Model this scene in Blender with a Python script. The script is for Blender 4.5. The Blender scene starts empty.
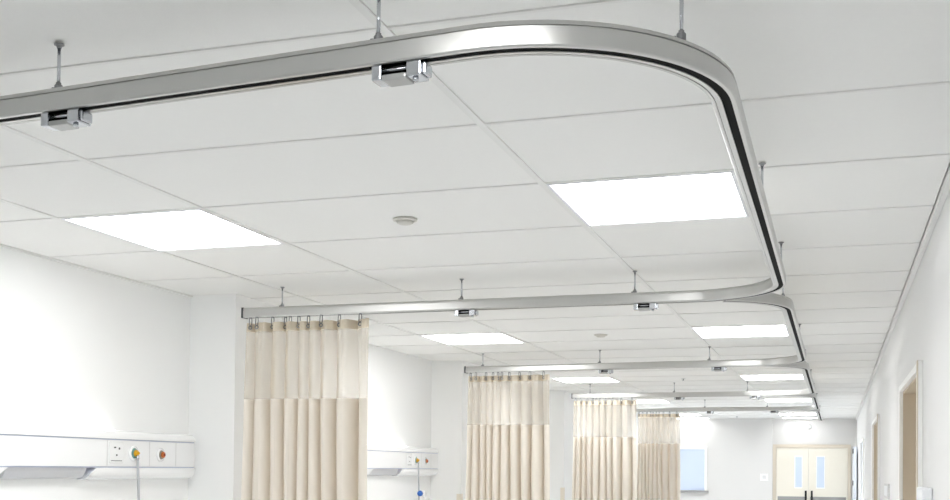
import bpy, bmesh, math, random
from mathutils import Vector, Matrix
random.seed(7)
S = bpy.context.scene
COL = S.collection
E = 1.45                    # eye height: every z below is given from the eye, the floor lies at -E
H = 1.15                    # ceiling above the eye
PI = math.pi

# ------------------------------------------------------------------ materials
def mat(name, col, rough=.5, metal=0., bump=0., bscale=200., var=0., vscale=8., coat=0., spec=.5, emis=None, estr=0.):
    m = bpy.data.materials.new(name); m.use_nodes = True
    nt = m.node_tree; b = nt.nodes['Principled BSDF']
    c = [((v / 255.) / 12.92 if v / 255. <= .04045 else ((v / 255. + .055) / 1.055) ** 2.4) for v in col] + [1.]
    b.inputs['Base Color'].default_value = c
    b.inputs['Roughness'].default_value = rough
    b.inputs['Metallic'].default_value = metal
    b.inputs['Specular IOR Level'].default_value = spec
    b.inputs['Coat Weight'].default_value = coat
    tc = nt.nodes.new('ShaderNodeTexCoord')
    if var:
        n = nt.nodes.new('ShaderNodeTexNoise'); n.inputs['Scale'].default_value = vscale; n.inputs['Detail'].default_value = 4
        mr = nt.nodes.new('ShaderNodeMapRange'); mr.inputs['To Min'].default_value = 1 - var; mr.inputs['To Max'].default_value = 1 + var
        mx = nt.nodes.new('ShaderNodeVectorMath'); mx.operation = 'SCALE'; mx.inputs[0].default_value = c[:3]
        nt.links.new(tc.outputs['Object'], n.inputs['Vector']); nt.links.new(n.outputs['Fac'], mr.inputs['Value'])
        nt.links.new(mr.outputs['Result'], mx.inputs['Scale']); nt.links.new(mx.outputs['Vector'], b.inputs['Base Color'])
    if bump:
        n = nt.nodes.new('ShaderNodeTexNoise'); n.inputs['Scale'].default_value = bscale; n.inputs['Detail'].default_value = 3
        bp = nt.nodes.new('ShaderNodeBump'); bp.inputs['Strength'].default_value = bump; bp.inputs['Distance'].default_value = .002
        nt.links.new(tc.outputs['Object'], n.inputs['Vector']); nt.links.new(n.outputs['Fac'], bp.inputs['Height'])
        nt.links.new(bp.outputs['Normal'], b.inputs['Normal'])
    if emis:
        b.inputs['Emission Color'].default_value = (*emis, 1); b.inputs['Emission Strength'].default_value = estr
    return m

LIGHT = 7.5
M = dict(
    wall=mat('wall_paint', (246, 247, 247), .55, bump=.05, bscale=90, spec=.35),
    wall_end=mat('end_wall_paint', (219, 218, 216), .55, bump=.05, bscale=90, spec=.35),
    det=mat('detector_ivory', (212, 210, 203), .45),
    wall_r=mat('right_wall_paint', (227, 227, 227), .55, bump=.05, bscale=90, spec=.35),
    tile=mat('ceiling_tile', (237, 237, 235), .9, bump=.14, bscale=160, var=.012, vscale=60, spec=.15),
    tbar=mat('ceiling_grid', (230, 230, 228), .55, spec=.3),
    floor=mat('vinyl_floor', (234, 235, 237), .4, var=.02, vscale=3),
    alu=mat('anodised_aluminium', (200, 200, 198), .31, .93, bump=.015, bscale=400),
    chrome=mat('chromed_steel', (200, 203, 208), .16, 1.),
    steel=mat('hanger_steel', (140, 141, 143), .3, 1.),
    dark=mat('black_slot', (8, 8, 8), .7, spec=.1),
    cap=mat('end_cap_grey', (66, 68, 72), .4, .3),
    grey=mat('plate_grey', (176, 177, 176), .35, .6),
    white=mat('glossy_white_plastic', (246, 247, 248), .22, coat=.3),
    fascia=mat('white_fascia', (240, 241, 242), .38),
    strip=mat('lilac_trim', (186, 192, 214), .35),
    lens=mat('grey_lens', (206, 207, 211), .3),
    hole=mat('socket_dark', (70, 72, 76), .6),
    line=mat('seam_grey', (214, 214, 214), .6),
    green=mat('outlet_green', (104, 150, 146), .35),
    yellow=mat('outlet_yellow', (226, 170, 20), .35),
    orange=mat('outlet_orange', (205, 112, 48), .35),
    brown=mat('outlet_brown', (140, 44, 22), .4),
    ring=mat('outlet_ring_grey', (150, 146, 134), .3, .5),
    hose=mat('hose_grey', (182, 184, 189), .4),
    blue=mat('knob_blue', (44, 104, 190), .3),
    cloth=mat('beige_curtain_cloth', (231, 225, 216), .85, bump=.1, bscale=500, var=.015, vscale=120, spec=.2),
    band=mat('beige_header_band', (216, 206, 188), .85, bump=.1, bscale=500, spec=.2),
    tan=mat('tan_door_lining', (204, 190, 170), .5, var=.01),
    casing=mat('off_white_casing', (247, 247, 245), .4),
    casing_in=mat('cream_casing_edge', (216, 206, 190), .45),
    cream=mat('cream_door', (234, 229, 216), .45),
    kick=mat('kick_plate_grey', (160, 160, 160), .4, .4),
    pane=mat('pale_blue_glass', (206, 219, 240), .15),
    leaf=mat('pale_blue_door', (226, 233, 243), .4),
    black=mat('black_metal', (42, 42, 44), .4, .5),
    guard=mat('beige_corner_guard', (238, 231, 219), .5),
    disp=mat('dispenser_white', (236, 238, 241), .35),
    glow=mat('light_diffuser', (250, 250, 250), .4, emis=(1, 1, .99), estr=LIGHT),
    up=mat('bed_lamp_diffuser', (250, 250, 250), .4, emis=(1, 1, 1), estr=1.9),
    frame=mat('light_frame', (226, 227, 232), .4),
)

def translucent(m, f, col):                               # let light through the woven cloth
    nt = m.node_tree; b = nt.nodes['Principled BSDF']; out = nt.nodes['Material Output']
    tl = nt.nodes.new('ShaderNodeBsdfTranslucent'); tl.inputs['Color'].default_value = (*col, 1)
    mx = nt.nodes.new('ShaderNodeMixShader'); mx.inputs[0].default_value = f
    nt.links.new(b.outputs[0], mx.inputs[1]); nt.links.new(tl.outputs[0], mx.inputs[2]); nt.links.new(mx.outputs[0], out.inputs['Surface'])
translucent(M['cloth'], .25, (.86, .78, .68)); translucent(M['band'], .2, (.8, .72, .6))

def netting():
    m = bpy.data.materials.new('curtain_netting'); m.use_nodes = True
    nt = m.node_tree; b = nt.nodes['Principled BSDF']; out = nt.nodes['Material Output']
    b.inputs['Base Color'].default_value = (.74, .66, .54, 1); b.inputs['Roughness'].default_value = .9
    tl = nt.nodes.new('ShaderNodeBsdfTranslucent'); tl.inputs['Color'].default_value = (.78, .71, .60, 1)
    ad = nt.nodes.new('ShaderNodeMixShader'); ad.inputs[0].default_value = .4
    tr = nt.nodes.new('ShaderNodeBsdfTransparent'); mx = nt.nodes.new('ShaderNodeMixShader'); mx.inputs[0].default_value = .52
    nt.links.new(b.outputs[0], ad.inputs[1]); nt.links.new(tl.outputs[0], ad.inputs[2])
    nt.links.new(tr.outputs[0], mx.inputs[1]); nt.links.new(ad.outputs[0], mx.inputs[2]); nt.links.new(mx.outputs[0], out.inputs['Surface'])
    return m
M['net'] = netting()

# ------------------------------------------------------------------ mesh helpers (coordinates in metres from the eye, z up)
class MB:
    def __init__(s): s.bm = bmesh.new()
    def box(s, x0, x1, y0, y1, z0, z1, bev=0.):
        t = bmesh.new(); bmesh.ops.create_cube(t, size=1)
        for v in t.verts: v.co = ((x0 + x1) / 2 + v.co.x * (x1 - x0), (y0 + y1) / 2 + v.co.y * (y1 - y0), (z0 + z1) / 2 + v.co.z * (z1 - z0))
        if bev: bmesh.ops.bevel(t, geom=list(t.edges), offset=bev, segments=2, affect='EDGES', profile=.6)
        s.join(t); return s
    def join(s, t):
        me = bpy.data.meshes.new('tmp'); t.to_mesh(me); t.free(); s.bm.from_mesh(me); bpy.data.meshes.remove(me)
    def quad(s, *pts):
        s.bm.faces.new([s.bm.verts.new(p) for p in pts]); return s
    def lathe(s, c, axis, prof, n=24, smooth=True):        # prof: (radius, distance along axis)
        a = Vector(axis).normalized(); u = a.orthogonal().normalized(); w = a.cross(u); c = Vector(c)
        rings = []
        for r, h in prof:
            if r < 1e-6: rings.append([s.bm.verts.new(c + a * h)])
            else: rings.append([s.bm.verts.new(c + a * h + (u * math.cos(2 * PI * k / n) + w * math.sin(2 * PI * k / n)) * r) for k in range(n)])
        for A, B in zip(rings, rings[1:]):
            for k in range(n):
                q = [A[k % len(A)], A[(k + 1) % len(A)], B[(k + 1) % len(B)], B[k % len(B)]]
                q = list(dict.fromkeys(q))
                if len(q) > 2:
                    f = s.bm.faces.new(q); f.smooth = smooth
        return s
    def rod(s, p, q, r, n=12):
        p = Vector(p); q = Vector(q); L = (q - p).length
        return s.lathe(p, q - p, [(0, 0), (r, 0), (r, L), (0, L)], n)
    def tube(s, pts, r, n=8):
        pts = [Vector(p) for p in pts]; prev = None; first = None
        for i, p in enumerate(pts):
            t = (pts[min(i + 1, len(pts) - 1)] - pts[max(i - 1, 0)]).normalized()
            u = (Vector((1, 0, 0)) if abs(t.x) < .9 else Vector((0, 1, 0))); u = (u - t * u.dot(t)).normalized(); w = t.cross(u)
            ring = [s.bm.verts.new(p + (u * math.cos(2 * PI * k / n) + w * math.sin(2 * PI * k / n)) * r) for k in range(n)]
            if prev:
                for k in range(n):
                    f = s.bm.faces.new((prev[k], prev[(k + 1) % n], ring[(k + 1) % n], ring[k])); f.smooth = True
            else: first = ring
            prev = ring
        s.bm.faces.new(first[::-1]); s.bm.faces.new(prev); return s
    def sweep(s, path, prof):                               # closed profile (lateral, z) along a plan path
        rings = []
        for i, p in enumerate(path):
            a = path[max(i - 1, 0)]; b = path[min(i + 1, len(path) - 1)]
            t = Vector((b[0] - a[0], b[1] - a[1], 0)).normalized(); l = Vector((t.y, -t.x, 0))
            rings.append([s.bm.verts.new(Vector((p[0], p[1], z)) + l * o) for o, z in prof])
        n = len(prof)
        for A, B in zip(rings, rings[1:]):
            for k in range(n):
                f = s.bm.faces.new((A[k], A[(k + 1) % n], B[(k + 1) % n], B[k])); f.smooth = True
            for k in range(n):
                e = s.bm.edges.get((A[k], B[k]))
                if e: e.smooth = False
        s.bm.faces.new(rings[0]); s.bm.faces.new(rings[-1][::-1])
        for R in (rings[0], rings[-1]):
            for k in range(n): s.bm.edges.get((R[k], R[(k + 1) % n])).smooth = False
        return s
    def prism_y(s, prof, y0, y1, y0f=None, y1f=None):       # (x, z) outline run along y; y0f / y1f shift the ends by z
        A = [s.bm.verts.new((x, y0f(z) if y0f else y0, z)) for x, z in prof]
        B = [s.bm.verts.new((x, y1f(z) if y1f else y1, z)) for x, z in prof]
        n = len(prof)
        for k in range(n): s.bm.faces.new((A[k], A[(k + 1) % n], B[(k + 1) % n], B[k]))
        s.bm.faces.new(A[::-1]); s.bm.faces.new(B); return s
    def build(s, name, m, parent=None, origin=None, fix=True):
        if fix: bmesh.ops.recalc_face_normals(s.bm, faces=list(s.bm.faces))
        o0 = Vector(origin) if origin else (parent['_o'] if parent and '_o' in parent else Vector((0, 0, 0)))
        o0 = Vector(o0)
        for v in s.bm.verts: v.co -= o0
        me = bpy.data.meshes.new(name); s.bm.to_mesh(me); s.bm.free()
        me.materials.append(m)
        o = bpy.data.objects.new(name, me); COL.objects.link(o)
        if parent: o.parent = parent
        else: o.location = (o0.x, o0.y, o0.z + E)
        o['_o'] = tuple(o0)
        return o

def tag(o, label, cat, group=None):
    o['label'] = label; o['category'] = cat
    if group: o['group'] = group
    return o
def thing(name, at, label, cat, group=None):
    o = bpy.data.objects.new(name, None); COL.objects.link(o); o.empty_display_size = .05
    o.location = (at[0], at[1], at[2] + E); o['_o'] = tuple(at)
    return tag(o, label, cat, group)
def copy_tree(o, parent=None):
    c = o.copy(); COL.objects.link(c)
    if parent: c.parent = parent
    for ch in list(o.children): copy_tree(ch, c)
    return c
def struct(o):
    o['kind'] = 'structure'; return o

# ------------------------------------------------------------------ the room
XL, XR, YB, YF, ZF = -4.215, .43, 26.0, -2.6, -E
CX = [XL, -3.495, -2.722, -1.139, -.372, .404]          # long grid lines, the last one is the wall angle
PIERS = [(6.645, 7.3), (11.44, 12.1), (16.22, 16.9), (20.95, 21.6)]
XP = -3.863
mb = MB()                                                # left wall with the piers that part the bays: one extruded plan
plan = [(XL - .12, YF), (XL, YF)]
for a, b in PIERS: plan += [(XL, a), (XP, a), (XP, b), (XL, b)]
plan += [(XL, YB + .1), (XL - .12, YB + .1)]
bot = [mb.bm.verts.new((x, y, ZF)) for x, y in plan]; top = [mb.bm.verts.new((x, y, H + .05)) for x, y in plan]
for k in range(len(plan)):
    j = (k + 1) % len(plan); mb.bm.faces.new((bot[k], bot[j], top[j], top[k]))
mb.bm.faces.new(bot); mb.bm.faces.new(top[::-1])
struct(mb.build('wall_left', M['wall']))

DOORS = [(6.36, 8.09, .539), (12.35, 14.2, .55), (19.2, 21.2, .50)]
mb = MB(); y = YF
for a, b, z in DOORS:
    mb.box(XR, XR + .14, y, a, ZF, H + .05); mb.box(XR, XR + .14, a, b, z, H + .05); y = b
mb.box(XR, XR + .14, y, YB + .1, ZF, H + .05)
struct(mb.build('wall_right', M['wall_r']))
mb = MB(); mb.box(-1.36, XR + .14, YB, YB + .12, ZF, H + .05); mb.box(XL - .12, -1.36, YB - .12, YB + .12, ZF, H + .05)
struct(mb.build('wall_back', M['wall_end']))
struct(MB().box(XL - .12, XR + .14, YF - .12, YF, ZF, H + .05).build('wall_front', M['wall']))
struct(MB().box(XL - .12, XR + .8, YF - .12, YB + .12, ZF - .1, ZF).build('floor', M['floor']))
struct(MB().box(XL, XL + .012, YF, 6.645, ZF, ZF + .1).build('baseboard_left', M['casing']))

# ceiling: tiles set between slim T-bars
ROWS = [3.555, 4.365, 5.19, 6.02, 6.85, 7.58, 8.33, 9.11, 9.90, 10.70, 11.48, 12.3, 13.09, 13.88, 14.67]
ROWS[:0] = [-.40, .385, 1.155, 1.925, 2.70]
while ROWS[0] > YF + .8: ROWS.insert(0, ROWS[0] - .79)
ROWS.insert(0, YF)
while ROWS[-1] < YB - 1.0: ROWS.append(ROWS[-1] + .79)
ROWS += [25.55, YB + .02]
LROW = [i for i, r in enumerate(ROWS) if any(abs(r - t) < .3 for t in (4.365, 9.11, 13.88, 18.62, 20.99, 23.36))]
LROW.append(len(ROWS) - 3)
# panels switched on: rows and the two light columns
mb = MB(); tb = MB(); BW = .009
for i, (a, b) in enumerate(zip(ROWS, ROWS[1:])):
    lit = i in LROW
    side = abs(a - 1.155) < .01
    cols = [(CX[0], CX[1]), (CX[1], CX[2]), (CX[2], CX[3])] + ([(CX[3], CX[4]), (CX[4], CX[5])] if lit or side else [(CX[3], CX[5])])
    for c, (p, q) in enumerate(cols):
        if (lit and c == 3) or (lit and c == 1 and abs(a - 20.99) > .3) or (side and c == 3): continue
        mb.box(p + .004, q - .004, a + .005, b - .005, H + .006, H + .03, bev=.004)
    tb.box(CX[0], CX[5] + .02, a - BW * .8, a + BW * .8, H + .0015, H + .012)
    if lit or side: tb.box(CX[4] - BW, CX[4] + BW, a, b, H + .001, H + .012)
mb.box(XL - .12, XR + .8, YF - .12, YB + .12, H + .05, H + .15)
struct(mb.build('ceiling', M['tile']))
for c in (1, 2, 3): tb.box(CX[c] - BW * 1.5, CX[c] + BW * 1.5, YF, YB, H, H + .012)
struct(tb.build('trim_1', M['tbar']))
struct(MB().box(CX[5], XR, YF, YB, H - .022, H + .012, bev=.004).build('trim_2', M['tbar']))
t3 = MB().box(XL, XL + .018, YF, PIERS[0][0], H - .004, H + .01)
struct(t3.build('trim_3', M['tbar']))
for n, (a, b) in enumerate(PIERS):
    struct(MB().box(XP - .05, XP + .006, a - .006, a + .05, ZF, -.29, bev=.002).build('trim_%d' % (4 + n), M['guard']))

# ------------------------------------------------------------------ ceiling light panels
def make_light(x0, x1, y0, y1, label):
    o = thing('ceiling_light', ((x0 + x1) / 2, (y0 + y1) / 2, H), label, 'ceiling light', 'square ceiling light panels')
    f = MB(); w = .014; a, b, c, d = x0 + .012, x1 - .008, y0 + .009, y1 - .009
    f.box(a, b, c, c + w, H - .001, H + .02, .002); f.box(a, b, d - w, d, H - .001, H + .02, .002)
    f.box(a, a + w, c + w, d - w, H - .001, H + .02, .002); f.box(b - w, b, c + w, d - w, H - .001, H + .02, .002)
    f.build('frame', M['frame'], o)
    MB().box(a + w, b - w, c + w, d - w, H + .004, H + .014).build('diffuser', M['glow'], o)
    return o
NAMES = ['in the nearest bay', 'in the second bay', 'in the third bay', 'in the fourth bay', 'in the second row from the end wall, just past the fourth bay', 'in the last row but one', 'against the end wall']
NAMES[4] = 'next past the fourth bay lights'
for n, i in enumerate(LROW):
    if abs(ROWS[i] - 20.99) > .3: make_light(CX[1], CX[2], ROWS[i], ROWS[i + 1], 'lit ceiling panel %s, bed wall side' % NAMES[n])
    make_light(CX[3], CX[4], ROWS[i], ROWS[i + 1], 'lit ceiling panel %s, beside the track' % NAMES[n])

make_light(CX[3], CX[4], 1.155, 1.925, 'added ceiling panel out of view before the nearest track, lighting its front curve')  # added panel, out of view, placed to put a highlight on the front curve
# ------------------------------------------------------------------ curtain tracks
R = .5
ZB, ZT = .957, 1.0195
LEFT = [(-3.95, 2.676), (-3.665, 6.430), (-3.575, 10.730), (-3.44, 14.950), (-3.2, 18.680)]
CORN = [(-.2825, 2.4055), (-.2825, 6.424), (-.2825, 10.519), (-.2825, 14.809), (-.2825, 18.499)]
def fillet(p, c, q, r=R, n=22):
    p, c, q = (Vector((*v, 0)) for v in (p, c, q))
    d1 = (c - p).normalized(); d2 = (q - c).normalized(); turn = d1.angle(d2); t = r * math.tan(turn / 2)
    s0 = c - d1 * t; sgn = 1 if d1.cross(d2).z > 0 else -1; nrm = Vector((-d1.y, d1.x, 0)) * sgn; o = s0 + nrm * r
    return [tuple((o + Matrix.Rotation(sgn * turn * k / n, 3, 'Z') @ (s0 - o))[:2]) for k in range(n + 1)]
def ysl(k, x):                                           # centre of straight k at x
    (xa, ya), (xb, yb) = LEFT[k], CORN[k]
    return ya + (yb - ya) * (x - xa) / (xb - xa)
W = .033
PROF = [(.0297, ZB), (W - .0005, ZB + .003), (W, ZB + .0045), (W, 1.0020), (.0275, 1.0025), (.0275, 1.0066), (W - .0006, 1.0071), (W - .004, ZT - .002), (W - .007, ZT),
        (-W + .007, ZT), (-W + .004, ZT - .002), (-W + .0006, 1.0071), (-.0275, 1.0066), (-.0275, 1.0025), (-W, 1.0020), (-W, ZB + .0075), (-W + .0015, ZB + .0055), (-.0297, ZB), (-.0205, ZB), (-.0202, ZB + .003), (-.0174, ZB + .003), (-.0170, ZB),
        (-.004, ZB), (-.004, .967), (-.018, .969), (-.018, .998), (.026, .998), (.026, .967), (.020, .967), (.020, ZB)]
SLOT_SHADE = [(-.0037, .959), (-.0037, .966), (.0197, .966), (.0197, .959)]
TL = ['nearest aluminium curtain track sweeping round the first bed bay, widest in view',
      'second aluminium curtain track, round the bay behind the first curtain',
      'third aluminium curtain track, round the bay behind the second curtain',
      'fourth aluminium curtain track, round the bay behind the third curtain',
      'farthest short aluminium track running on toward the end wall']
for k in range(5):
    a1 = fillet(LEFT[k], CORN[k], (CORN[k][0], CORN[k][1] + 2))
    if k == 0: path = [LEFT[0]] + a1
    else: path = a1[5:]
    if k < 4: path = path + fillet((CORN[k][0], CORN[k][1]), CORN[k + 1], LEFT[k + 1]) + [LEFT[k + 1]]
    else: path = path + [(CORN[4][0], 22.3)]
    full = []
    for p, q in zip(path, path[1:]):                     # short steps on the straights
        L = math.dist(p, q); n = max(1, int(L / .5))
        full += [(p[0] + (q[0] - p[0]) * i / n, p[1] + (q[1] - p[1]) * i / n) for i in range(n)]
    full.append(path[-1])
    o = thing('curtain_track', (full[0][0], full[0][1], ZB), TL[k], 'curtain track', 'curved bed curtain tracks')
    MB().sweep(full, PROF).build('rail', M['alu'], o)
    MB().sweep(full, SLOT_SHADE).build('slot_shade', M['dark'], o)  # black strip standing in for the shade inside the open slot
    e = full[-1]; d = Vector((e[0] - full[-2][0], e[1] - full[-2][1], 0)).normalized(); q = Vector((e[0], e[1], 0))
    CAP = [(.0345, ZB - .002), (.0345, ZT + .002), (-.0345, ZT + .002), (-.0345, ZB - .002)]
    MB().sweep([tuple((q + d * .0006)[:2]), tuple((q + d * .013)[:2])], CAP).build('end_cap', M['cap'], o)

# ------------------------------------------------------------------ hangers
def make_hanger():
    o = thing('track_hanger', (0, 0, ZT), '', 'track hanger', 'ceiling rods holding the tracks')
    z1 = H - .0005
    MB().lathe((0, 0, z1), (0, 0, -1), [(0, 0), (.014, 0), (.014, .003), (.008, .006), (.006, .012), (0, .012)], 20, False).build('flange', M['steel'], o)
    MB().rod((0, 0, ZT + .012), (0, 0, z1 - .008), .0048, 14).build('rod', M['chrome'], o)
    c = MB().lathe((0, 0, ZT + .0005), (0, 0, 1), [(0, 0), (.0115, 0), (.0115, .014), (.0095, .017), (.007, .018), (.007, .023), (0, .023)], 20, False)
    c.box(-.0195, -.011, -.006, .006, ZT + .0005, ZT + .011, .002)
    c.build('collar', M['steel'], o)
    return o
HG = [(-2.032, ysl(0, -2.032), 'upright steel rod left of the nearest track stretch, over its left trolley'),
      (-1.053, ysl(0, -1.053), 'upright steel rod at the top edge, over the right trolley of the nearest track'),
      (-.354, 2.652, 'upright steel rod standing on the big front curve of the nearest track'),
      (-.268, 4.283, 'nearer of two rods outside the straight side of the nearest track'),
      (-.268, 5.80, 'farther of two rods outside the straight side of the nearest track, by its rear bend'),
      (-3.40, 6.43, 'rod above the first curtain, left end of its track'),
      (-2.18, 6.43, 'rod right of the first curtain, over the left trolley of that track'),
      (-1.117, 6.43, 'rod over the right trolley on the track that carries the first curtain'),
      (-.302, 6.80, 'rod on the fork where the second track leaves the first'),
      (-.277, 9.095, 'rod on the long straight side of the second track'),
      (-3.40, ysl(2, -3.40), 'rod above the second curtain, left end of its track'),
      (-2.185, ysl(2, -2.185), 'rod over the left trolley on the track that carries the second curtain'),
      (-1.131, ysl(2, -1.131), 'rod over the right trolley on the track that carries the second curtain'),
      (-.29, 11.05, 'rod on the fork where the third track leaves the second'),
      (-.277, 13.22, 'rod on the straight side of the third track'),
      (-3.20, ysl(3, -3.2), 'rod above the third curtain, left end of its track'),
      (-2.05, ysl(3, -2.05), 'rod over the left trolley on the track that carries the third curtain'),
      (-1.1, ysl(3, -1.1), 'rod over the right trolley on the track that carries the third curtain'),
      (-.29, 15.35, 'rod on the fork where the fourth track leaves the third'),
      (-.277, 17.3, 'rod on the straight side of the fourth track'),
      (-2.06, ysl(4, -2.06), 'rod over the left trolley on the track that carries the fourth curtain'),
      (-1.06, ysl(4, -1.06), 'rod over the right trolley on the track that carries the fourth curtain'),
      (-.277, 20.6, 'rod on the farthest track piece close to the end wall')]
h0 = make_hanger()
for i, (x, y, lab) in enumerate(HG):
    o = h0 if i == 0 else copy_tree(h0)
    o.location = (x, y, ZT + E); o['label'] = lab

# ------------------------------------------------------------------ trolleys under the tracks
def make_trolley():
    o = thing('hanging_trolley', (0, 0, ZB), '', 'track trolley', 'chrome trolleys under the tracks')
    z = ZB - .0005
    MB().box(-.070, -.044, -.026, .026, z - .037, z, .004).build('end_block', M['chrome'], o)
    MB().box(.022, .060, -.026, .026, z - .037, z, .004).build('end_block', M['chrome'], o)
    MB().box(.0605, .070, -.020, .020, z - .033, z - .005, .004).build('latch', M['chrome'], o)
    MB().box(-.0435, .0215, -.026, .026, z - .040, z - .025, .005).build('base_plate', M['grey'], o)
    MB().rod((-.0435, -.016, z - .013), (.0215, -.016, z - .013), .004).build('axle', M['chrome'], o)
    MB().box(-.0435, .0215, -.004, .022, z - .0215, z - .001, .003).build('roller', M['dark'], o)
    MB().rod((.041, -.012, z - .0375), (.041, -.012, z - .046), .007).build('screw', M['chrome'], o)
    return o
TN = ['nearest track, the large one', 'track with the first curtain', 'track with the second curtain', 'track with the third curtain', 'track with the fourth curtain']
t0 = make_trolley(); first = True
XS = [(-2.0, -.988), (-2.145, -1.05), (-2.12, -1.04), (-1.98, -1.0), (-1.98, -.95)]
for k in range(5):
    for s, x in zip(('left', 'right'), XS[k]):
        o = t0 if first else copy_tree(t0); first = False
        o.location = (x, ysl(k, x), ZB + E)
        o.rotation_euler.z = math.atan2(CORN[k][1] - LEFT[k][1], CORN[k][0] - LEFT[k][0])
        o['label'] = '%s chrome trolley hanging under the %s' % (s, TN[k])

# ------------------------------------------------------------------ curtains
def make_curtain(x0, x1, k, label, seed):
    rnd = random.Random(seed)
    yc = ysl(k, (x0 + x1) / 2); sl = (CORN[k][1] - LEFT[k][1]) / (CORN[k][0] - LEFT[k][0])
    base = (x0, ysl(k, x0), -1.36)
    o = thing('bed_curtain', base, label, 'curtain', 'pleated bed curtains')
    # pleats: narrow at the wall end, broad at the free end
    ed = [0, .13, .26, .37, .465, .55, .65, .80, 1.0] if seed == 1 else None
    if not ed:
        w = [rnd.uniform(.8, 1.15) * (1 + .9 * (i / 8) ** 2) for i in range(9)]; t = sum(w); ed = [0]
        for v in w: ed.append(ed[-1] + v / t)
    amp = [rnd.uniform(.8, 1.15) for _ in ed]; skew = [rnd.uniform(.28, .42) for _ in ed]
    NX, zz = 220, [.921, .910, .890, .862, .83, .78, .68, .55, .44, .425, .41, .2, 0, -.3, -.6, -.9, -1.36]
    def pt(u, z):
        i = max(j for j in range(len(ed) - 1) if ed[j] <= u + 1e-9); t = (u - ed[i]) / (ed[i + 1] - ed[i]); w = ed[i + 1] - ed[i]
        d = (.921 - z)
        g = min(1, .62 + d * .9)
        sk = skew[i]; ph = t / sk * .5 if t < sk else .5 + (t - sk) / (1 - sk) * .5
        a = (.052 + .20 * w) * amp[i] * g
        yy = a * (1 - 2 * abs(math.cos(PI * ph)) ** .9)
        dx = .011 * g * math.sin(2 * PI * ph) * (1 if w > .1 else .7)
        sway = .006 * math.sin(z * 3 + i * 1.7) * min(1, d)
        lean = -.012 * min(d / 2.2, 1) * (1 - u) + .022 * u * d / 1.3
        x = x0 + (x1 - x0) * u + dx + sway + lean
        x = min(max(x, x0 - .03), x1 + .04)
        return (x, yc + sl * (x - (x0 + x1) / 2) + yy * .8 + .007 * math.exp(-d * 2.5) * math.sin(u * 150 + seed), z)
    def sheet(za, zb, name, m):
        b = MB(); zs = [z for z in zz if zb - 1e-6 <= z <= za + 1e-6]
        g = [[b.bm.verts.new(pt(i / NX, z)) for i in range(NX + 1)] for z in zs]
        for A, B in zip(g, g[1:]):
            for i in range(NX):
                f = b.bm.faces.new((A[i], B[i], B[i + 1], A[i + 1])); f.smooth = True
        return b.build(name, m, o, fix=False)
    sheet(.921, .862, 'header_band', M['band']); sheet(.862, .425, 'mesh_panel', M['net']); sheet(.425, -1.36, 'cloth_panel', M['cloth'])
    # glide hooks at the pleat fronts
    us = [.02, .10, .22, .31, .36, .43, .51, .62, .76, .93]
    h = None
    for j, u in enumerate(us):
        x, y, z = pt(u, .905); yr = yc + sl * (x - (x0 + x1) / 2)
        if h is None:
            b = MB()
            b.box(-.007, .007, -.010, .010, .9485, .9565, .002)
            b.tube([(-.008, 0, .950), (-.009, 0, .930), (-.008, -.004, .908), (0, -.008, .896), (.008, -.004, .908), (.009, 0, .930), (.008, 0, .950)], .0032, 8)
            b.lathe((0, -.006, .890), (0, 1, 0), [(.007, 0), (.014, 0), (.014, .004), (.007, .004), (.007, 0)], 16)
            h = b.build('hook', M['steel'], o, origin=(0, 0, 0)); hk = h
        else:
            hk = h.copy(); COL.objects.link(hk); hk.parent = o
        hk.location = Vector((x, min(y - .012, yr) if j % 2 else yr - .02, 0)) - Vector(base)
    return o
make_curtain(-3.64, -2.77, 1, 'nearest beige pleated curtain with see-through mesh top, in front of the first wall pier', 1)
make_curtain(-3.545, -2.685, 2, 'second beige pleated mesh-top curtain, at the second wall pier', 2)
make_curtain(-3.42, -2.55, 3, 'third beige pleated mesh-top curtain, between the second and the farthest one', 3)
make_curtain(-3.17, -2.465, 4, 'farthest beige pleated mesh-top curtain, nearest the end wall', 4)

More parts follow.
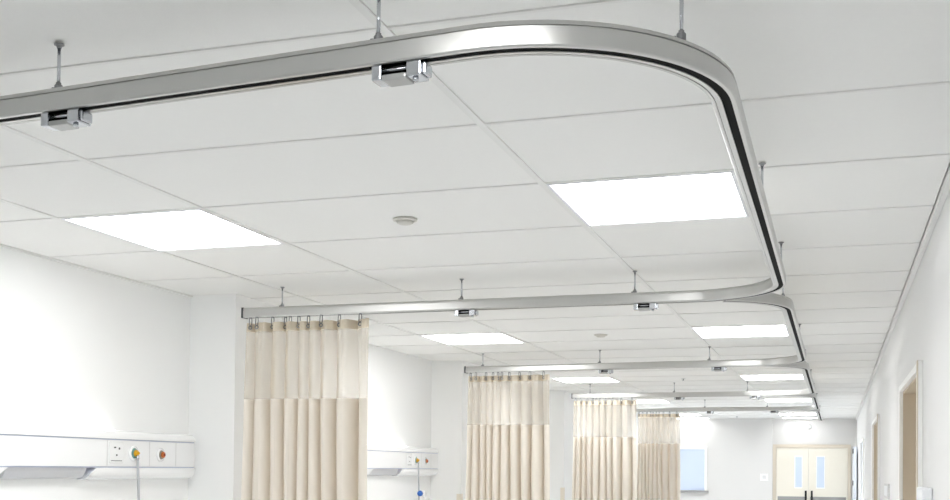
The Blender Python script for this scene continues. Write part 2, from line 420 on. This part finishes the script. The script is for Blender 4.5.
# ------------------------------------------------------------------ bed-head panels on the left wall
def make_panel(dy, label):
    y0, y1 = 3.75 + dy, 6.592 + dy
    o = thing('bedhead_panel', (XL, (y0 + y1) / 2, -.095), label, 'bedhead panel', 'white bed-head service panels')
    X = XL + .0005; F = -4.130
    n = 7
    topc = [(X, .200)] + [(F - .028 + .033 * math.sin(a), .150 + .050 * math.cos(a)) for a in [PI / 2 * i / n for i in range(n + 1)]] + [(X, .150)]
    MB().prism_y(topc, y0, y1).build('top_cover', M['white'], o)
    MB().box(X, F - .004, y0 + .01, y1 - .003, .1435, .1495).build('trim_strip', M['strip'], o)
    MB().box(X, F, y0, y1, -.0165, .143, .002).build('fascia', M['fascia'], o)
    MB().box(X, F - .004, y0 + .01, y1 - .003, -.0235, -.017).build('trim_strip', M['strip'], o)
    lo = [(X, -.024)] + [(F + .004 - .05 * (1 - math.cos(a)), -.030 - .065 * math.sin(a)) for a in [PI / 2 * i / n for i in range(n + 1)]] + [(X, -.095)]
    lo.insert(1, (F + .004, -.024))
    ya, yb = 4.76 + dy, 5.50 + dy
    cur = lambda base, sg: (lambda z: base + sg * .07 * ((z + .095) / .071) ** 2)
    MB().prism_y(lo, y0, ya, y1f=cur(ya - .03, 1)).build('lower_cover', M['white'], o)
    MB().prism_y(lo, yb, y1, y0f=cur(yb - .03, 1)).build('lower_cover', M['white'], o)
    ln = [(X, -.024), (F - .012, -.024), (F - .018, -.045), (F - .040, -.080), (X, -.088)]
    MB().prism_y(ln, ya + .045, yb - .035).build('reading_light_lens', M['lens'], o)
    MB().box(XL + .012, F - .036, y0 + .05, 5.76 + dy, .2005, .2055, .002).build('uplight_lens', M['up'], o)
    # gas and power modules
    for yy in (5.635, 6.065, 6.36): MB().box(F + .0002, F + .0012, yy + dy, yy + .005 + dy, -.012, .139).build('seam', M['line'], o)
    s = MB().box(F + .0003, F + .006, 5.655 + dy, 5.79 + dy, .004, .132, .003).build('socket_plate', M['white'], o)
    h = MB()
    for yy, zz_, a, b in ((5.705, .098, .010, .004), (5.748, .092, .007, .006), (5.722, .052, .007, .005)): h.box(F + .0062, F + .007, yy + dy - a, yy + dy + a, zz_ - b, zz_ + b)
    h.box(F + .0062, F + .007, 5.668 + dy, 5.775 + dy, .016, .020)
    h.build('socket_slot', M['hole'], s)
    for yy, zz_, r, ca, cb in ((5.895, .066, .047, 'green', 'yellow'), (6.185, .060, .043, 'ring', 'orange')):
        p = MB().lathe((F + .0003, yy + dy, zz_), (1, 0, 0), [(0, 0), (r, 0), (r, .006), (r * .8, .012), (r * .7, .012), (r * .7, .003), (0, .003)], 28).build('gas_outlet', M['white'], o)
        MB().lathe((F + .0035, yy + dy, zz_), (1, 0, 0), [(0, 0), (r * .68, 0), (r * .66, .010), (r * .5, .013), (0, .013)], 24).build('outlet_collar', M[ca], p)
        MB().lathe((F + .017, yy + dy + .003, zz_), (1, 0, 0), [(0, 0), (r * .46, 0), (r * .42, .010), (0, .012)], 20).build('outlet_core', M[cb], p)
        if cb == 'orange': MB().lathe((F + .0295, yy + dy + .003, zz_), (1, 0, 0), [(0, 0), (r * .2, 0), (r * .18, .004), (0, .004)], 16).build('outlet_pin', M['brown'], p)
    return o
make_panel(0, 'nearest long white bed-head panel on the left wall, at the lower left')
make_panel(4.85, 'second white bed-head panel, in the bay right of the first curtain')
make_panel(9.60, 'small visible end of the third white bed-head panel, right of the second curtain')

def make_hose(dy, label, knob):
    F = -4.130; y = 5.895 + dy
    o = thing('gas_hose', (F + .05, y, .04), label, 'gas hose', 'grey hoses hanging from the panels')
    MB().lathe((F + .0295, y, .066), (1, 0, 0), [(0, 0), (.010, 0), (.012, .008), (.007, .016), (0, .016)], 16).build('plug', M['yellow'], o)
    MB().lathe((F + .034, y, .054), (0, 0, -1), [(0, 0), (.009, 0), (.009, .026), (.006, .034), (0, .034)], 14).build('elbow', M['chrome'], o)
    n = 14; zb = -.75
    MB().tube([(F + .034 + .022 * i / n, y + .006 * math.sin(i / n * 5), .022 + (zb - .022) * i / n) for i in range(n + 1)], .0078, 8).build('tube', M['hose'], o)
    if knob:
        xk, yk, zk = F + .056, y + .004, -.275
        b = MB(); r = .030
        b.lathe((xk, yk, zk - r), (0, 0, 1), [(r * math.sin(PI * i / 12), r - r * math.cos(PI * i / 12)) for i in range(13)], 20).build('knob', M['blue'], o)
        b = MB().rod((xk, yk + .036, zk), (xk, yk + .085, zk - .004), .006)
        b.lathe((xk - .01, yk + .125, zk - .01), (1, 0, 0), [(0, 0), (.034, 0), (.042, .006), (.042, .014), (.034, .020), (0, .020)], 22).build('dial', M['white'], o)
make_hose(0, 'grey hose hanging from the green outlet of the nearest bed-head panel', False)
make_hose(4.85, 'grey hose with a blue knob hanging from the second bed-head panel', True)

# ------------------------------------------------------------------ small things in the ceiling
def detector(x, y, label, i):
    o = thing('smoke_detector', (x, y, H), label, 'smoke detector', 'round ceiling detectors')
    MB().lathe((x, y, H + .0035), (0, 0, -1), [(0, 0), (.058, 0), (.056, .008), (.050, .010), (0, .010)], 32).build('base', M['det'], o)
    MB().lathe((x, y, H - .007), (0, 0, -1), [(0, 0), (.040, 0), (.038, .008), (.028, .013), (0, .014)], 32).build('dome', M['det'], o)
detector(-1.917, 4.823, 'round white detector in the middle of the nearest bay ceiling', 0)
detector(-1.935, 9.46, 'round white detector in the second bay ceiling', 1)
def sprinkler(x, y, label):
    o = thing('sprinkler_head', (x, y, H), label, 'sprinkler', 'ceiling sprinklers')
    MB().lathe((x, y, H + .0035), (0, 0, -1), [(0, 0), (.028, 0), (.024, .005), (0, .006)], 20).build('escutcheon', M['chrome'], o)
    MB().lathe((x, y, H - .0026), (0, 0, -1), [(0, 0), (.006, 0), (.006, .016), (.014, .017), (.014, .019), (0, .019)], 16).build('nozzle', M['chrome'], o)
sprinkler(-1.857, 14.3, 'tiny metal sprinkler head in the third bay ceiling')
sprinkler(-2.04, 24.6, 'tiny metal sprinkler head in the ceiling near the end wall')

# ------------------------------------------------------------------ doors on the right wall, end wall
D = .34
for n, (a, b, z) in enumerate(DOORS):
    g = bpy.data.objects.new('door_%d' % (n + 1), None); COL.objects.link(g); g.location = (XR, (a + b) / 2, 0); g['_o'] = (XR, (a + b) / 2, -E); g['kind'] = 'structure'
    if n < 2:
        c = MB()                                         # lining of the deep recess
        c.box(XR + .0005, XR + D, b - .012, b + .02, ZF, z); c.box(XR + .0005, XR + D, a - .02, a + .012, ZF, z); c.box(XR + .0005, XR + D, a - .02, b + .02, z - .012, z + .02)
        c.build('lining', M['tan'], g)
        MB().box(XR + D - .05, XR + D - .005, a + .012, b - .012, ZF + .004, z - .012).build('leaf', M['cream'], g)
        k = MB()
        k.box(XR - .022, XR - .0005, b + .004, b + .115, ZF, z + .042, .003); k.box(XR - .022, XR - .0005, a - .1, a + .004, ZF, z + .042, .003)
        k.box(XR - .022, XR - .0005, a + .0045, b + .0035, z + .002, z + .042, .003)
        k.build('casing', M['casing'], g)
        MB().box(XR - .0285, XR - .0225, a - .098, a - .03, ZF, z + .045, .002).build('casing_edge', M['casing_in'], g)
    else:
        MB().box(XR + .012, XR + .05, a, (a + b) / 2 - .002, ZF, z).build('leaf', M['leaf'], g)
        MB().box(XR + .012, XR + .05, (a + b) / 2 + .002, b, ZF, z).build('leaf', M['leaf'], g)
        k = MB(); k.box(XR - .02, XR - .0005, a - .1, a, ZF, z + .04, .003); k.box(XR - .02, XR - .0005, b, b + .1, ZF, z + .04, .003); k.box(XR - .02, XR - .0005, a, b, z, z + .04, .003)
        k.build('casing', M['casing'], g)
        for zz_ in (.277, -.2): MB().box(XR + .004, XR + .0118, a + .02, a + .12, zz_ - .04, zz_ + .04).build('hinge', M['black'], g)
# a leaf folded back on the wall by the end
g = bpy.data.objects.new('door_4', None); COL.objects.link(g); g.location = (XR, 25, 0); g['_o'] = (XR, 25, -E); g['kind'] = 'structure'
MB().box(.34, .40, 24.2, 25.85, ZF + .01, .50, .004).build('leaf', M['leaf'], g)
for zz_ in (.41, -.25): MB().box(.322, .3395, 24.22, 24.34, zz_ - .05, zz_ + .05).build('hinge', M['black'], g)

g = bpy.data.objects.new('door_5', None); COL.objects.link(g); g.location = (-.55, YB, 0); g['_o'] = (-.55, YB, -E); g['kind'] = 'structure'
for s, x0, x1, w0, w1, hx in ((0, -1.28, -.587, -.871, -.734, -.645), (1, -.583, .24, -.407, -.255, -.515)):
    l = MB().box(x0, x1, YB - .03, YB - .0005, ZF + .01, .50, .003).build('leaf', M['cream'], g)
    f = MB().box(w0 - .02, w1 + .02, YB - .036, YB - .0305, -.40, .325, .002).build('vision_panel_frame', M['casing'], l)
    MB().box(w0, w1, YB - .040, YB - .0365, -.375, .30).build('vision_panel', M['pane'], l)
    MB().box(x0 + .03, x1 - .03, YB - .035, YB - .0305, ZF + .05, -.585).build('kick_plate', M['kick'], l)
    h = MB().box(hx - .022, hx + .022, YB - .037, YB - .0355, -.80, -.45)
    h.rod((hx, YB - .07, -.76), (hx, YB - .07, -.49), .014).box(hx - .01, hx + .01, YB - .07, YB - .037, -.52, -.50).box(hx - .01, hx + .01, YB - .07, YB - .037, -.75, -.73)
    h.build('handle', M['black'], l)
k = MB(); k.box(-1.36, -1.283, YB - .045, YB - .0005, ZF, .58, .003); k.box(.243, .31, YB - .045, YB - .0005, ZF, .58, .003); k.box(-1.283, .243, YB - .045, YB - .0005, .503, .58, .003)
k.build('casing', M['casing_in'], g)

YW = YB - .12
g = bpy.data.objects.new('window_1', None); COL.objects.link(g); g.location = (-3.2, YW, 0); g['_o'] = (-3.2, YW, -E); g['kind'] = 'structure'
MB().box(-3.75, -2.86, YW - .02, YW - .0005, -.48, .46).build('pane', M['pane'], g)
f = MB(); f.box(-3.80, -2.81, YW - .045, YW - .0005, .461, .52, .004); f.box(-3.80, -3.751, YW - .045, YW - .0005, -.48, .461, .004); f.box(-2.859, -2.81, YW - .045, YW - .0005, -.48, .461, .004)
f.build('frame', M['casing'], g)
MB().box(-3.84, -2.77, YW - .10, YW - .0005, -.53, -.481, .004).build('sill', M['kick'], g)

def plate(name, box, inner, label, cat, m='white', m2='line'):
    o = thing(name, ((box[0] + box[1]) / 2, (box[2] + box[3]) / 2, box[4]), label, cat)
    MB().box(*box, .003).build('plate', M[m], o); MB().box(*inner).build('rocker', M[m2], o)
plate('light_switch', (-1.63, -1.45, YW - .012, YW - .0005, -.24, -.08), (-1.58, -1.50, YW - .016, YW - .0125, -.20, -.12), 'small white switch plate on the end wall left of the double door', 'light switch')
plate('wall_plate', (XR - .016, XR - .0005, 9.98, 10.72, -.236, -.107), (XR - .02, XR - .0165, 10.08, 10.62, -.215, -.128), 'grey edged plate on the right wall before the second door', 'wall plate', 'line', 'disp')
o = thing('smoke_detector', (-.58, YB, .93), 'tiny round sensor on the end wall above the double door', 'sensor')
MB().lathe((-.58, YB - .0005, .98), (0, -1, 0), [(0, 0), (.06, 0), (.055, .03), (.03, .045), (0, .045)], 20).build('body', M['line'], o)
o = thing('wall_mounted_dispenser', (XR, 5.75, -.5), 'white box dispenser on the right wall beside the nearest door', 'dispenser')
MB().box(XR - .05, XR - .0005, 5.60, 5.94, -.42, -.075, .012).build('body', M['disp'], o)
MB().box(XR - .046, XR - .006, 5.66, 5.88, -.48, -.4205, .006).build('nozzle', M['line'], o)

# ------------------------------------------------------------------ world, camera, view
w = bpy.data.worlds.new('world'); S.world = w; w.use_nodes = True
w.node_tree.nodes['Background'].inputs[0].default_value = (.8, .85, .9, 1); w.node_tree.nodes['Background'].inputs[1].default_value = .3

F_PX, CYP, yaw, pitch, roll = 1114.4368, 447.0753, .3135, .0181, -.0097
R0 = Vector((math.cos(yaw), math.sin(yaw), 0)); F0 = Vector((-math.sin(yaw), math.cos(yaw), 0)); U0 = Vector((0, 0, 1))
FW = F0 * math.cos(pitch) + U0 * math.sin(pitch); UP = -F0 * math.sin(pitch) + U0 * math.cos(pitch)
A = R0 * math.cos(roll) - UP * math.sin(roll); B = R0 * math.sin(roll) + UP * math.cos(roll)
cd = bpy.data.cameras.new('camera'); cam = bpy.data.objects.new('camera', cd); COL.objects.link(cam)
m4 = Matrix(((A.x, B.x, -FW.x, 0), (A.y, B.y, -FW.y, 0), (A.z, B.z, -FW.z, E), (0, 0, 0, 1)))
cam.matrix_world = m4
cd.sensor_fit = 'HORIZONTAL'; cd.sensor_width = 36; cd.lens = F_PX / 950 * 36; cd.shift_y = (CYP - 250) / 950; cd.clip_start = .05; cd.clip_end = 200
S.camera = cam
for o in bpy.data.objects:
    if '_o' in o: del o['_o']
S.view_settings.view_transform = 'Standard'; S.view_settings.look = 'None'; S.view_settings.gamma = 1; S.view_settings.use_curve_mapping = False
S.view_settings.exposure = .74
S.cycles.use_denoising = True
S.cycles.max_bounces = 20; S.cycles.diffuse_bounces = 16; S.cycles.transparent_max_bounces = 16
